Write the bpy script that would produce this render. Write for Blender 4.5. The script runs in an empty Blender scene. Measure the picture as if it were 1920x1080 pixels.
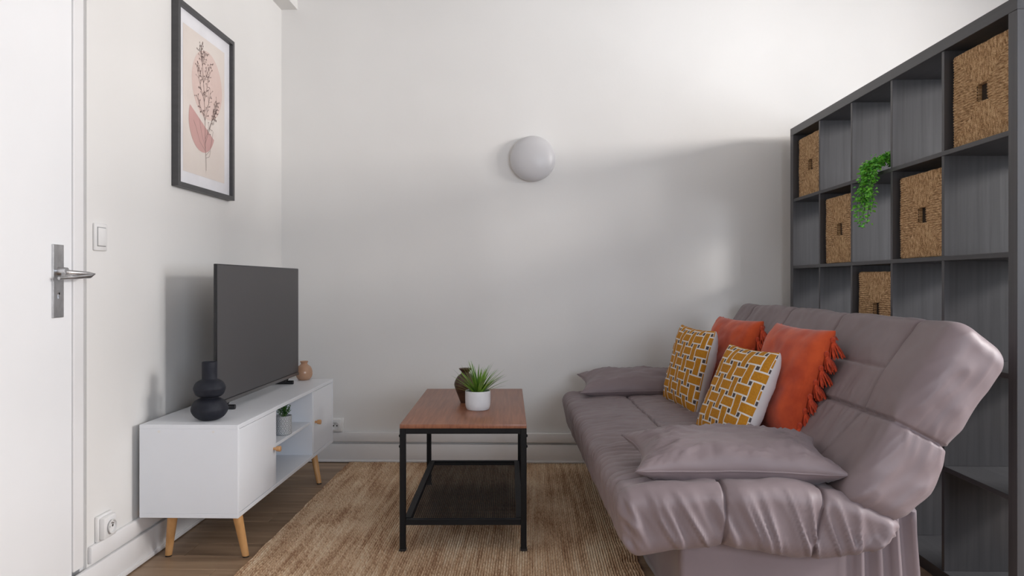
import bpy, bmesh, math, random
from mathutils import Vector, Matrix, noise
R = math.radians
random.seed(7)
scene = bpy.context.scene
COL = scene.collection

# ------------------------------------------------------------------ camera
HC = 1.02
F = 1370.0
cam_d = bpy.data.cameras.new('camera')
cam = bpy.data.objects.new('camera', cam_d)
COL.objects.link(cam)
cam_d.sensor_width = 36.0
cam_d.lens = 36.0 * F / 1920.0
cam_d.shift_y = -10.0 / 1920.0
cam_d.clip_start = 0.05
cam.location = (0, 0, HC)
cam.rotation_euler = (R(90), 0, R(1.46))
scene.camera = cam

# ------------------------------------------------------------------ world, lights, exposure
scene.view_settings.view_transform = 'Standard'
scene.view_settings.look = 'None'
scene.view_settings.exposure = 0.0
scene.view_settings.gamma = 1.0
scene.view_settings.use_curve_mapping = False
world = bpy.data.worlds.new('sky')
scene.world = world
world.use_nodes = True
world.node_tree.nodes['Background'].inputs[0].default_value = (0.75, 0.85, 1.0, 1)
world.node_tree.nodes['Background'].inputs[1].default_value = 1.0


def area(name, loc, rot, sx, sy, energy, color):
    l = bpy.data.lights.new(name, 'AREA')
    l.shape = 'RECTANGLE'
    l.size = sx
    l.size_y = sy
    l.energy = energy
    l.color = color
    o = bpy.data.objects.new(name, l)
    o.location = loc
    o.rotation_euler = rot
    COL.objects.link(o)
    return o


XL, XR, YF, YB, ZC = -1.42, 4.2, -1.6, 4.13, 2.75
# daylight through the window in the right wall, and through the one behind the photographer
W1 = (0.85, 2.55, 0.75, 2.48)       # y0 y1 z0 z1 in the right wall
W2 = (0.9, 3.3, 0.75, 2.35)        # x0 x1 z0 z1 in the front wall
WS = 1.95                            # the sky fills the window above this height, dimmer houses below
area('daylight', (XR + 0.06, (W1[0] + W1[1]) / 2, (WS + W1[3]) / 2), (0, R(90), 0), W1[3] - WS, W1[1] - W1[0], 200, (1.0, 0.955, 0.915))
area('daylight', (XR + 0.06, (W1[0] + W1[1]) / 2, (WS + W1[2]) / 2), (0, R(90), 0), WS - W1[2], W1[1] - W1[0], 100, (0.90, 0.94, 1.0))
area('daylight', ((W2[0] + W2[1]) / 2, YF - 0.06, (W2[2] + W2[3]) / 2), (R(90), 0, 0), W2[1] - W2[0], W2[3] - W2[2], 98, (0.80, 0.88, 1.0))

# ------------------------------------------------------------------ materials


def nt(m):
    m.use_nodes = True
    return m.node_tree, m.node_tree.nodes, m.node_tree.links, m.node_tree.nodes['Principled BSDF']


def ramp(N, stops):
    r = N.new('ShaderNodeValToRGB')
    e = r.color_ramp.elements
    e[0].position, e[0].color = stops[0][0], (*stops[0][1], 1)
    e[1].position, e[1].color = stops[-1][0], (*stops[-1][1], 1)
    for p, c in stops[1:-1]:
        k = e.new(p)
        k.color = (*c, 1)
    return r


def srgb(r, g, b):
    def f(v):
        v /= 255.0
        return v / 12.92 if v <= 0.04045 else ((v + 0.055) / 1.055) ** 2.4
    return (f(r), f(g), f(b))


def mat(name, c1, c2=None, rough=0.6, scale=(8, 8, 8), detail=4, metal=0.0, bump=0.0, bscale=None, spec=0.5,
        lo=0.35, hi=0.65, sheen=0.0, coat=0.0, rand=0.0, bdist=0.002):
    m = bpy.data.materials.new(name)
    T, N, L, P = nt(m)
    c2 = c2 or tuple(v * 0.92 for v in c1)
    tc = N.new('ShaderNodeTexCoord')
    mp = N.new('ShaderNodeMapping')
    mp.inputs['Scale'].default_value = scale
    L.new(tc.outputs['Object'], mp.inputs[0])
    nz = N.new('ShaderNodeTexNoise')
    nz.inputs['Scale'].default_value = 1.0
    nz.inputs['Detail'].default_value = detail
    if rand:
        oi = N.new('ShaderNodeObjectInfo')
        nz.noise_dimensions = '4D'
        ml = N.new('ShaderNodeMath'); ml.operation = 'MULTIPLY'; ml.inputs[1].default_value = 40
        L.new(oi.outputs['Random'], ml.inputs[0])
        L.new(ml.outputs[0], nz.inputs['W'])
    L.new(mp.outputs[0], nz.inputs['Vector'])
    rp = ramp(N, [(lo, c1), (hi, c2)])
    L.new(nz.outputs['Fac'], rp.inputs[0])
    out = rp.outputs[0]
    if rand:
        hs = N.new('ShaderNodeHueSaturation')
        mr = N.new('ShaderNodeMapRange')
        mr.inputs[3].default_value = 1 - rand
        mr.inputs[4].default_value = 1 + rand
        L.new(oi.outputs['Random'], mr.inputs[0])
        L.new(mr.outputs[0], hs.inputs['Value'])
        L.new(out, hs.inputs['Color'])
        out = hs.outputs[0]
    L.new(out, P.inputs['Base Color'])
    P.inputs['Roughness'].default_value = rough
    P.inputs['Metallic'].default_value = metal
    P.inputs['Specular IOR Level'].default_value = spec
    P.inputs['Sheen Weight'].default_value = sheen
    P.inputs['Coat Weight'].default_value = coat
    if bump:
        b = N.new('ShaderNodeBump')
        b.inputs['Strength'].default_value = bump
        b.inputs['Distance'].default_value = bdist
        src = nz
        if bscale:
            mp2 = N.new('ShaderNodeMapping')
            mp2.inputs['Scale'].default_value = bscale
            L.new(tc.outputs['Object'], mp2.inputs[0])
            src = N.new('ShaderNodeTexNoise')
            src.inputs['Scale'].default_value = 1.0
            src.inputs['Detail'].default_value = 3
            L.new(mp2.outputs[0], src.inputs['Vector'])
        L.new(src.outputs['Fac'], b.inputs['Height'])
        L.new(b.outputs[0], P.inputs['Normal'])
    return m


M = {}
M['wall'] = mat('wall_paint', (0.80, 0.785, 0.765), (0.76, 0.745, 0.725), 0.75, (1.2, 1.2, 1.2), 3, bump=0.25, bscale=(60, 60, 60), bdist=0.001, spec=0.3)
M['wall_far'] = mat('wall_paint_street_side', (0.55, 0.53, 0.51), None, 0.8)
M['trim'] = mat('trim_paint', (0.83, 0.82, 0.82), (0.79, 0.78, 0.78), 0.4, (3, 3, 3), 3, bump=0.15, bscale=(25, 25, 25), bdist=0.001)
M['door'] = mat('door_paint', (0.86, 0.86, 0.87), (0.83, 0.83, 0.84), 0.38, (2, 2, 2), 3, bump=0.15, bscale=(20, 20, 20), bdist=0.001)
M['ceiling'] = mat('ceiling_paint', (0.62, 0.61, 0.60), None, 0.8)
M['plank'] = mat('oak_laminate', srgb(176, 150, 124), srgb(140, 116, 94), 0.45, (2.2, 26, 26), 8, bump=0.15, rand=0.10)
M['subfloor'] = mat('subfloor', srgb(50, 40, 32))
M['whitelam'] = mat('white_laminate', (0.80, 0.82, 0.86), (0.78, 0.80, 0.84), 0.42, (4, 4, 4))
M['legwood'] = mat('beech', srgb(222, 172, 116), srgb(200, 148, 92), 0.45, (30, 30, 5), 6)
M['knobwood'] = mat('knob_beech', srgb(216, 168, 118), srgb(190, 140, 92), 0.5, (40, 40, 40), 4)
M['tv_screen'] = mat('tv_screen', (0.072, 0.069, 0.071), (0.072, 0.069, 0.071), 0.42, spec=0.35)
M['tv_black'] = mat('tv_plastic', (0.012, 0.012, 0.014), None, 0.35)
M['tv_lip'] = mat('tv_lower_lip', (0.16, 0.155, 0.155), None, 0.35, metal=0.6)
M['blackvase'] = mat('matte_black_ceramic', (0.017, 0.019, 0.027), (0.010, 0.011, 0.018), 0.62, (30, 30, 30), 3, bump=0.2, bscale=(200, 200, 200), bdist=0.0006, spec=0.3)
M['brownvase'] = mat('brown_clay', srgb(92, 66, 50), srgb(62, 44, 34), 0.5, (25, 25, 40), 5, bump=0.4, bscale=(20, 20, 120), bdist=0.001)
M['frame'] = mat('frame_black', (0.060, 0.059, 0.062), (0.050, 0.049, 0.052), 0.42, (10, 10, 60))
M['mat_board'] = mat('mat_board', (0.83, 0.82, 0.85), None, 0.35)
M['art_bg'] = mat('print_beige', srgb(226, 216, 208), srgb(222, 210, 202), 0.35, (6, 6, 6))
M['art_circle'] = mat('print_blush', srgb(220, 196, 187), srgb(216, 190, 181), 0.35, (6, 6, 6))
M['art_bowl'] = mat('print_rose', srgb(204, 160, 154), srgb(198, 152, 148), 0.35, (6, 6, 6))
M['art_ink'] = mat('print_ink', srgb(122, 100, 94), None, 0.4)
M['chrome'] = mat('worn_nickel', (0.68, 0.68, 0.69), (0.50, 0.50, 0.51), 0.30, (30, 30, 18), 6, metal=1.0, bump=0.1)
M['plastic'] = mat('white_plastic', (0.84, 0.83, 0.82), None, 0.3)
M['hole'] = mat('socket_dark', (0.02, 0.02, 0.02), None, 0.6)
M['brass'] = mat('contact_metal', (0.5, 0.5, 0.5), None, 0.3, metal=1)
M['lampglass'] = mat('opal_glass', (0.60, 0.59, 0.60), (0.59, 0.58, 0.59), 0.34, spec=0.4)
M['blackmetal'] = mat('black_steel', (0.004, 0.004, 0.005), (0.006, 0.006, 0.007), 0.55, (20, 20, 20), bump=0.15, bscale=(150, 150, 150), bdist=0.0005, spec=0.25)
M['tabletop'] = mat('red_brown_wood', srgb(150, 98, 72), srgb(128, 80, 58), 0.36, (110, 5, 40), 6, bump=0.08)
M['edgewood'] = mat('table_edge_wood', srgb(164, 92, 58), srgb(130, 68, 44), 0.45, (6, 30, 30), 5)
M['shelfwood'] = mat('black_brown_wood', (0.072, 0.071, 0.077), (0.056, 0.055, 0.060), 0.40, (70, 70, 2.2), 5, bump=0.35, bdist=0.0008, spec=0.5)
M['shelfwood_h'] = mat('black_brown_wood_flat', (0.058, 0.058, 0.062), (0.046, 0.046, 0.050), 0.40, (70, 2.2, 70), 5, bump=0.3, bdist=0.0008, spec=0.5)
M['potwhite'] = mat('white_glaze', (0.72, 0.73, 0.75), (0.68, 0.69, 0.71), 0.4, (30, 30, 30), 3)
M['soil'] = mat('soil', (0.03, 0.022, 0.015), None, 0.9)
M['blade'] = mat('blade_green', srgb(132, 172, 60), srgb(74, 118, 44), 0.45, (10, 10, 16), rand=0.25)
M['leaf'] = mat('leaf_green', srgb(142, 222, 74), srgb(56, 146, 52), 0.42, (60, 60, 60), 2, lo=0.3, hi=0.7)
M['leaf_dark'] = mat('leaf_dark_green', srgb(66, 122, 46), srgb(26, 66, 30), 0.45, (60, 60, 60), 2)
M['stem'] = mat('stem_green', srgb(70, 110, 40), None, 0.6)
M['sofa'] = mat('taupe_cover', (0.222, 0.172, 0.180), (0.196, 0.150, 0.158), 0.52, (5, 5, 5), 3, bump=0.12, bscale=(600, 600, 600), bdist=0.0004, sheen=0.10, spec=0.45)
M['skirt'] = mat('taupe_skirt', (0.238, 0.188, 0.200), (0.214, 0.168, 0.180), 0.6, (5, 5, 5), 3, sheen=0.3, spec=0.3)
M['rust'] = mat('rust_linen', srgb(204, 84, 42), srgb(176, 64, 32), 0.8, (14, 14, 14), 5, bump=0.35, bscale=(380, 380, 380), bdist=0.0008, sheen=0.3, spec=0.2)
M['tassel'] = mat('rust_yarn', srgb(208, 78, 42), srgb(160, 50, 28), 0.85, (60, 60, 60), 3, spec=0.2, sheen=0.2)
M['cushwhite'] = mat('white_cotton', (0.70, 0.66, 0.65), (0.64, 0.60, 0.60), 0.8, (10, 10, 10), 3, bump=0.2, bscale=(300, 300, 300), bdist=0.0006, spec=0.2)
M['winframe'] = mat('window_paint', (0.8, 0.8, 0.8), None, 0.4)

# amber glass
m = bpy.data.materials.new('amber_glass')
T, N, L, P = nt(m)
P.inputs['Base Color'].default_value = (0.78, 0.50, 0.33, 1)
P.inputs['Roughness'].default_value = 0.12
P.inputs['Transmission Weight'].default_value = 0.55
M['amber'] = m

# glass of the windows and picture: clear, thin
m = bpy.data.materials.new('clear_glass')
T, N, L, P = nt(m)
tr = N.new('ShaderNodeBsdfTransparent')
gl = N.new('ShaderNodeBsdfGlossy'); gl.inputs['Roughness'].default_value = 0.03
fr = N.new('ShaderNodeFresnel'); fr.inputs['IOR'].default_value = 1.35
mx = N.new('ShaderNodeMixShader')
L.new(fr.outputs[0], mx.inputs[0]); L.new(tr.outputs[0], mx.inputs[1]); L.new(gl.outputs[0], mx.inputs[2])
L.new(mx.outputs[0], N['Material Output'].inputs[0])
M['glass'] = m


def fnode(N, L, op, a, b=None, c=None):
    n = N.new('ShaderNodeMath'); n.operation = op
    for i, v in enumerate((a, b, c)):
        if v is None:
            continue
        if isinstance(v, (int, float)):
            n.inputs[i].default_value = v
        else:
            L.new(v, n.inputs[i])
    return n.outputs[0]


# basket-weave print on the mustard cushions (UV in metres)
m = bpy.data.materials.new('mustard_weave_print')
T, N, L, P = nt(m)
uv = N.new('ShaderNodeUVMap'); uv.uv_map = 'UVMap'
sx = N.new('ShaderNodeSeparateXYZ'); L.new(uv.outputs[0], sx.inputs[0])
CELL = 0.062
x = fnode(N, L, 'DIVIDE', sx.outputs[0], CELL); x = fnode(N, L, 'ADD', x, 40.5)
y = fnode(N, L, 'DIVIDE', sx.outputs[1], CELL); y = fnode(N, L, 'ADD', y, 40.2)
fx = fnode(N, L, 'FLOOR', x); fy = fnode(N, L, 'FLOOR', y)
odd = fnode(N, L, 'MODULO', fnode(N, L, 'ADD', fx, fy), 2.0)
ax = fnode(N, L, 'ABSOLUTE', fnode(N, L, 'SUBTRACT', fnode(N, L, 'SUBTRACT', x, fx), 0.5))
ay = fnode(N, L, 'ABSOLUTE', fnode(N, L, 'SUBTRACT', fnode(N, L, 'SUBTRACT', y, fy), 0.5))
df = fnode(N, L, 'SUBTRACT', ay, ax)
a = fnode(N, L, 'ADD', ax, fnode(N, L, 'MULTIPLY', odd, df))
b = fnode(N, L, 'SUBTRACT', ay, fnode(N, L, 'MULTIPLY', odd, df))
HW, G = 0.325, 0.052
bar1 = fnode(N, L, 'LESS_THAN', b, HW - G)
bar2 = fnode(N, L, 'MULTIPLY', fnode(N, L, 'GREATER_THAN', b, HW + G), fnode(N, L, 'LESS_THAN', a, HW - G))
bar = fnode(N, L, 'MAXIMUM', bar1, bar2)
dot = fnode(N, L, 'MULTIPLY', fnode(N, L, 'GREATER_THAN', a, HW + G * 0.9), fnode(N, L, 'GREATER_THAN', b, HW + G * 0.9))
nz = N.new('ShaderNodeTexNoise'); nz.inputs['Scale'].default_value = 60
rp = ramp(N, [(0.3, srgb(196, 136, 40)), (0.7, srgb(178, 118, 32))]); L.new(nz.outputs['Fac'], rp.inputs[0])
m1 = N.new('ShaderNodeMixRGB'); m1.inputs[1].default_value = (0.74, 0.70, 0.66, 1)
L.new(bar, m1.inputs[0]); L.new(rp.outputs[0], m1.inputs[2])
m2 = N.new('ShaderNodeMixRGB'); m2.inputs[2].default_value = (0.075, 0.06, 0.062, 1)
L.new(dot, m2.inputs[0]); L.new(m1.outputs[0], m2.inputs[1])
L.new(m2.outputs[0], P.inputs['Base Color'])
P.inputs['Roughness'].default_value = 0.8
P.inputs['Specular IOR Level'].default_value = 0.2
M['weaveprint'] = m

# jute rug: cords run along Y
m = bpy.data.materials.new('jute')
T, N, L, P = nt(m)
tc = N.new('ShaderNodeTexCoord')


def noise_at(scale, detail=3):
    mp = N.new('ShaderNodeMapping'); mp.inputs['Scale'].default_value = scale
    L.new(tc.outputs['Object'], mp.inputs[0])
    n = N.new('ShaderNodeTexNoise'); n.inputs['Scale'].default_value = 1; n.inputs['Detail'].default_value = detail
    L.new(mp.outputs[0], n.inputs[0])
    return n.outputs['Fac']


base = ramp(N, [(0.40, srgb(172, 134, 104)), (0.5, srgb(224, 192, 158)), (0.60, srgb(248, 228, 200))])
v = fnode(N, L, 'MULTIPLY', noise_at((38, 2.2, 1), 3), 0.32)
v = fnode(N, L, 'ADD', v, fnode(N, L, 'MULTIPLY', noise_at((110, 70, 1), 3), 0.43))
v = fnode(N, L, 'ADD', v, fnode(N, L, 'MULTIPLY', noise_at((5, 4.0, 1), 3), 0.25))
L.new(v, base.inputs[0])
fib = noise_at((420, 160, 100), 3)
mf = N.new('ShaderNodeMixRGB'); mf.blend_type = 'MULTIPLY'; mf.inputs[0].default_value = 0.8
fr_ = ramp(N, [(0.3, (0.62, 0.57, 0.52)), (0.55, (1.0, 1.0, 1.0))]); L.new(fib, fr_.inputs[0])
L.new(base.outputs[0], mf.inputs[1]); L.new(fr_.outputs[0], mf.inputs[2])
L.new(mf.outputs[0], P.inputs['Base Color'])
P.inputs['Roughness'].default_value = 0.85
P.inputs['Specular IOR Level'].default_value = 0.2
bp = N.new('ShaderNodeBump'); bp.inputs['Strength'].default_value = 0.8; bp.inputs['Distance'].default_value = 0.002
L.new(fib, bp.inputs['Height']); L.new(bp.outputs[0], P.inputs['Normal'])
M['jute'] = m

# seagrass basket
m = bpy.data.materials.new('seagrass')
T, N, L, P = nt(m)
tc = N.new('ShaderNodeTexCoord')
base = ramp(N, [(0.36, srgb(120, 90, 60)), (0.5, srgb(186, 150, 110)), (0.64, srgb(226, 196, 156))])
sp_ = N.new('ShaderNodeSeparateXYZ'); L.new(tc.outputs['Object'], sp_.inputs[0])
horiz = fnode(N, L, 'GREATER_THAN', fnode(N, L, 'ABSOLUTE', sp_.outputs[1]), fnode(N, L, 'ABSOLUTE', sp_.outputs[2]))
n1, n2 = noise_at((60, 320, 60), 4), noise_at((60, 60, 320), 4)
v = fnode(N, L, 'ADD', n1, fnode(N, L, 'MULTIPLY', horiz, fnode(N, L, 'SUBTRACT', n2, n1)))
v = fnode(N, L, 'ADD', fnode(N, L, 'MULTIPLY', v, .7), fnode(N, L, 'MULTIPLY', noise_at((350, 350, 350), 2), 0.3))
L.new(v, base.inputs[0])
L.new(base.outputs[0], P.inputs['Base Color'])
P.inputs['Roughness'].default_value = 0.75
P.inputs['Specular IOR Level'].default_value = 0.25
M['seagrass'] = m

# patterned little pot: grey-green ovals on white, in real geometry-free glaze print
m = bpy.data.materials.new('printed_pot')
T, N, L, P = nt(m)
uv = N.new('ShaderNodeUVMap'); uv.uv_map = 'UVMap'
sx = N.new('ShaderNodeSeparateXYZ'); L.new(uv.outputs[0], sx.inputs[0])
x = fnode(N, L, 'MULTIPLY', sx.outputs[0], 12.0); y = fnode(N, L, 'MULTIPLY', sx.outputs[1], 4.0)
y2 = fnode(N, L, 'ADD', y, fnode(N, L, 'MULTIPLY', fnode(N, L, 'MODULO', fnode(N, L, 'FLOOR', x), 2.0), 0.5))
ux = fnode(N, L, 'SUBTRACT', fnode(N, L, 'FRACT', x), 0.5); uy = fnode(N, L, 'SUBTRACT', fnode(N, L, 'FRACT', y2), 0.5)
d = fnode(N, L, 'SQRT', fnode(N, L, 'ADD', fnode(N, L, 'MULTIPLY', ux, ux), fnode(N, L, 'MULTIPLY', uy, uy)))
rg = fnode(N, L, 'GREATER_THAN', fnode(N, L, 'SINE', fnode(N, L, 'MULTIPLY', d, 26.0)), 0.0)
mm = N.new('ShaderNodeMixRGB'); mm.inputs[1].default_value = (0.72, 0.74, 0.76, 1); mm.inputs[2].default_value = (0.14, 0.16, 0.17, 1)
L.new(rg, mm.inputs[0]); L.new(mm.outputs[0], P.inputs['Base Color'])
P.inputs['Roughness'].default_value = 0.5
M['printpot'] = m

# ------------------------------------------------------------------ mesh helpers


def tag(o, label=None, cat=None, group=None, kind=None):
    if label: o['label'] = label
    if cat: o['category'] = cat
    if group: o['group'] = group
    if kind: o['kind'] = kind
    return o


def thing(name, label, cat, loc=(0, 0, 0), rz=0.0, group=None):
    o = bpy.data.objects.new(name, None)
    o.empty_display_size = 0.05
    o.location = loc
    o.rotation_euler = (0, 0, rz)
    COL.objects.link(o)
    return tag(o, label, cat, group)


class B:
    def __init__(self):
        self.bm = bmesh.new()

    def box(self, x0, x1, y0, y1, z0, z1, bev=0.0, seg=2):
        r = bmesh.ops.create_cube(self.bm, size=1.0)
        vs = r['verts']
        for v in vs:
            v.co = Vector((x0 + (v.co.x + .5) * (x1 - x0), y0 + (v.co.y + .5) * (y1 - y0), z0 + (v.co.z + .5) * (z1 - z0)))
        if bev:
            es = list({e for v in vs for e in v.link_edges})
            bmesh.ops.bevel(self.bm, geom=es, offset=bev, segments=seg, profile=0.5, affect='EDGES', clamp_overlap=True)
        return self

    def rings(self, rings, closed=False, cap=True):
        """list of rings (each a list of points) -> skin"""
        vs = [[self.bm.verts.new(p) for p in r] for r in rings]
        n = len(vs[0])
        k = len(vs)
        for i in range(k if closed else k - 1):
            A, C = vs[i], vs[(i + 1) % k]
            for j in range(n):
                self.bm.faces.new((A[j], A[(j + 1) % n], C[(j + 1) % n], C[j]))
        if cap and not closed:
            self.bm.faces.new(list(reversed(vs[0])))
            self.bm.faces.new(vs[-1])
        return self

    def tube(self, pts, rad, n=12, closed=False):
        pts = [Vector(p) for p in pts]
        k = len(pts)
        rr = rad if isinstance(rad, (list, tuple)) else [rad] * k
        rings = []
        up = None
        for i, p in enumerate(pts):
            if closed:
                t = (pts[(i + 1) % k] - pts[i - 1]).normalized()
            else:
                t = (pts[min(i + 1, k - 1)] - pts[max(i - 1, 0)]).normalized()
            if up is None:
                up = Vector((0, 0, 1)) if abs(t.z) < 0.9 else Vector((1, 0, 0))
            s = t.cross(up).normalized()
            up = s.cross(t).normalized()
            rings.append([p + (s * math.cos(2 * math.pi * j / n) + up * math.sin(2 * math.pi * j / n)) * rr[i] for j in range(n)])
        return self.rings(rings, closed)

    def lathe(self, prof, n=32, c=(0, 0, 0), cap=True):
        c = Vector(c)
        rings = [[c + Vector((r * math.cos(2 * math.pi * j / n), r * math.sin(2 * math.pi * j / n), z)) for j in range(n)] for r, z in prof]
        return self.rings(rings, False, cap)

    def poly(self, pts, flip=False):
        vs = [self.bm.verts.new(p) for p in pts]
        if flip: vs.reverse()
        self.bm.faces.new(vs)
        return self

    def xf(self, mtx):
        self.bm.transform(mtx)
        return self

    def mesh(self, name, smooth=False, recalc=True):
        if recalc:
            bmesh.ops.recalc_face_normals(self.bm, faces=self.bm.faces[:])
        me = bpy.data.meshes.new(name)
        self.bm.to_mesh(me)
        self.bm.free()
        if smooth:
            me.polygons.foreach_set('use_smooth', [True] * len(me.polygons))
            if smooth != 'all':
                me.set_sharp_from_angle(angle=R(40))
        return me

    def build(self, name, m, parent=None, smooth=False, recalc=True):
        return put(name, self.mesh(name, smooth, recalc), m, parent)


def put(name, me, m=None, parent=None, loc=None, rot=None):
    o = bpy.data.objects.new(name, me)
    if m is not None and not me.materials:
        for k in (m if isinstance(m, (list, tuple)) else [m]):
            me.materials.append(k)
    if parent: o.parent = parent
    if loc: o.location = loc
    if rot: o.rotation_euler = rot
    COL.objects.link(o)
    return o


def struct(o):
    o['kind'] = 'structure'
    return o


def fbm(x, y, z):
    return noise.noise(Vector((x, y, z)))


# ------------------------------------------------------------------ structure
fl = struct(B().box(XL - .15, XR + .15, YF - .15, YB + .15, -0.08, -0.012).build('floor', M['subfloor']))
PW, PL = 0.13, 1.22
pb = B().box(0, PL - .0016, 0, PW - .0016, -0.011, 0, 0.0012, 1).mesh('plank')
rr = random.Random(3)
nrow = int(math.ceil((YB - YF) / PW))
for j in range(nrow):
    x0 = XL - rr.random() * PL * 0.9
    y0 = YB - (j + 1) * PW
    while x0 < XR:
        put('plank', pb, M['plank'], fl, (x0, y0, 0))
        x0 += PL
struct(B().box(XL - .15, XR + .15, YF - .15, YB + .15, ZC, ZC + .1).build('ceiling', M['ceiling']))
struct(B().box(XL - .15, XR + .15, YB, YB + .15, -.02, ZC).build('wall_back', M['wall']))
# left wall: from the door jamb to the corner, and the piece on the near side of the door
DY0, DY1, JY = 1.38, 2.235, 2.302
wl = B()
wl.box(XL - .15, XL, JY, YB, -.02, ZC)
wl.box(XL - .15, XL, YF - .15, DY0 - .08, -.02, ZC)
wl.box(XL - .15, XL, DY0 - .08, JY, 2.62, ZC)
wl.box(XL - .15, XL - .05, DY0 - .08, JY, -.02, 2.62)
struct(wl.build('wall_left', M['wall']))
# right wall with window opening
wr = B()
y0, y1, z0, z1 = W1
wr.box(XR, XR + .15, YF - .15, y0, -.02, ZC)
wr.box(XR, XR + .15, y1, YB + .15, -.02, ZC)
wr.box(XR, XR + .15, y0, y1, -.02, z0)
wr.box(XR, XR + .15, y0, y1, z1, ZC)
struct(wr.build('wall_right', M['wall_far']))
x0, x1, z0, z1 = W2
wf = B()
wf.box(XL - .15, x0, YF - .15, YF, -.02, ZC)
wf.box(x1, XR + .15, YF - .15, YF, -.02, ZC)
wf.box(x0, x1, YF - .15, YF, -.02, z0)
wf.box(x0, x1, YF - .15, YF, z1, ZC)
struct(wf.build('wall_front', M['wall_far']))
# window frames
y0, y1, z0, z1 = W1
w = B()
for a0, a1 in ((y0, y0 + .06), (y1 - .06, y1), ((y0 + y1) / 2 - .04, (y0 + y1) / 2 + .04)):
    w.box(XR + .0, XR + .045, a0, a1, z0, z1, .004)
w.box(XR + .0, XR + .045, y0, y1, z0, z0 + .06, .004).box(XR, XR + .045, y0, y1, z1 - .06, z1, .004)
wo = struct(w.build('window_1', M['winframe']))
B().box(XR + .02, XR + .024, y0 + .05, y1 - .05, z0 + .05, z1 - .05).build('pane', M['glass'], wo)
x0, x1, z0, z1 = W2
w = B()
for a0, a1 in ((x0, x0 + .06), (x1 - .06, x1), ((x0 + x1) / 2 - .04, (x0 + x1) / 2 + .04)):
    w.box(a0, a1, YF - .045, YF, z0, z1, .004)
w.box(x0, x1, YF - .045, YF, z0, z0 + .06, .004).box(x0, x1, YF - .045, YF, z1 - .06, z1, .004)
wo = struct(w.build('window_2', M['winframe']))
B().box(x0 + .05, x1 - .05, YF - .024, YF - .02, z0 + .05, z1 - .05).build('pane', M['glass'], wo)

# door, architrave, soffit, baseboards
d = B().box(XL - .045, XL - .004, DY0, DY1 - .0012, .008, 2.10, .002)
d = struct(d.build('door_1', M['door']))
d['label'] = 'white panel door with a nickel lever handle'
B().box(XL - .05, XL + .001, DY1, JY - .016, 0.118, 2.62, .003).box(XL - .05, XL - .012, JY - .018, JY + .004, .0, 2.62).box(XL - .05, XL + .001, DY0 - .08, DY0, 0, 2.62, .003).box(XL - .05, XL - .001, DY0, DY1, 2.103, 2.62, .003).build('trim_1', M['trim'])['kind'] = 'structure'
B().box(XL, XL + .092, YF, YB, 2.575, ZC).build('trim_2', M['wall'])['kind'] = 'structure'


def boards(along):
    """lower skirting board and the raceway moulding above it, as two runs"""
    lo, hi = B(), B()
    if along == 'left':
        lo.box(XL, XL + .016, DY1 + .0, YB, 0.004, .108, .004)
        lo.box(XL, XL + .021, DY1 + .0, YB, 0.004, .022, .004)
        hi.box(XL, XL + .014, JY + .004, YB, .118, .172, .004)
    else:
        lo.box(XL, XR, YB - .018, YB, 0.004, .108, .004)
        lo.box(XL, XR, YB - .022, YB, 0.004, .018, .004)
        hi.box(XL, XR, YB - .024, YB, .120, .174, .005)
    return lo, hi


lo, hi = boards('left')
struct(lo.build('baseboard_left', M['trim'], None, True))
struct(hi.build('trim_3', M['trim'], None, True))
lo, hi = boards('back')
struct(lo.build('baseboard_back', M['trim'], None, True))
struct(hi.build('trim_4', M['trim'], None, True))
lo = B().box(XR - .016, XR, YF, YB, 0.004, .108, .004)
struct(lo.build('baseboard_right', M['trim']))

# door handle: long plate with a triangular bent lever
DX = XL - .004
ph = put('door_handle', B().box(DX - .001, DX + .006, 2.136, 2.186, .915, 1.135, .0015).mesh('door_handle'), M['chrome'], d)
ph['label'] = 'long nickel back plate with a triangular lever'
lv = B().tube([(DX + .004, 2.163, 1.055), (DX + .03, 2.163, 1.055)], [.013, .011], 16)
lv.tube([(DX + .022, 2.165, 1.052), (DX + .040, 2.18, 1.05), (DX + .052, 2.235, 1.047), (DX + .058, 2.247, 1.044), (DX + .056, 2.235, 1.041), (DX + .040, 2.18, 1.036), (DX + .028, 2.128, 1.033)], [.008, .0075, .007, .0085, .0075, .006, .005], 12)
lv.tube([(DX + .022, 2.163, 1.05), (DX + .030, 2.14, 1.034)], [.007, .005], 10)
lvo = lv.build('lever', M['chrome'], ph, True)
B().tube([(DX + .004, 2.161, .99), (DX + .0078, 2.161, .99)], .006, 12).box(DX + .004, DX + .0078, 2.158, 2.164, .972, .99).build('keyhole', M['chrome'], ph)

# light switch
t = thing('light_switch', 'small white rocker light switch on the left wall beside the door frame', 'light switch', (XL, 2.368, 1.17))
B().box(0, .009, -.035, .035, -.045, .045, .004).build('cover_plate', M['plastic'], t, True)
B().box(.008, .0125, -.021, .021, -.029, .030, .002).build('rocker', M['plastic'], t, True)
B().box(.0087, .0096, -.024, .024, -.0315, .0325).build('gap', mat('switch_gap', (0.35, 0.35, 0.35)), t)


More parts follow.
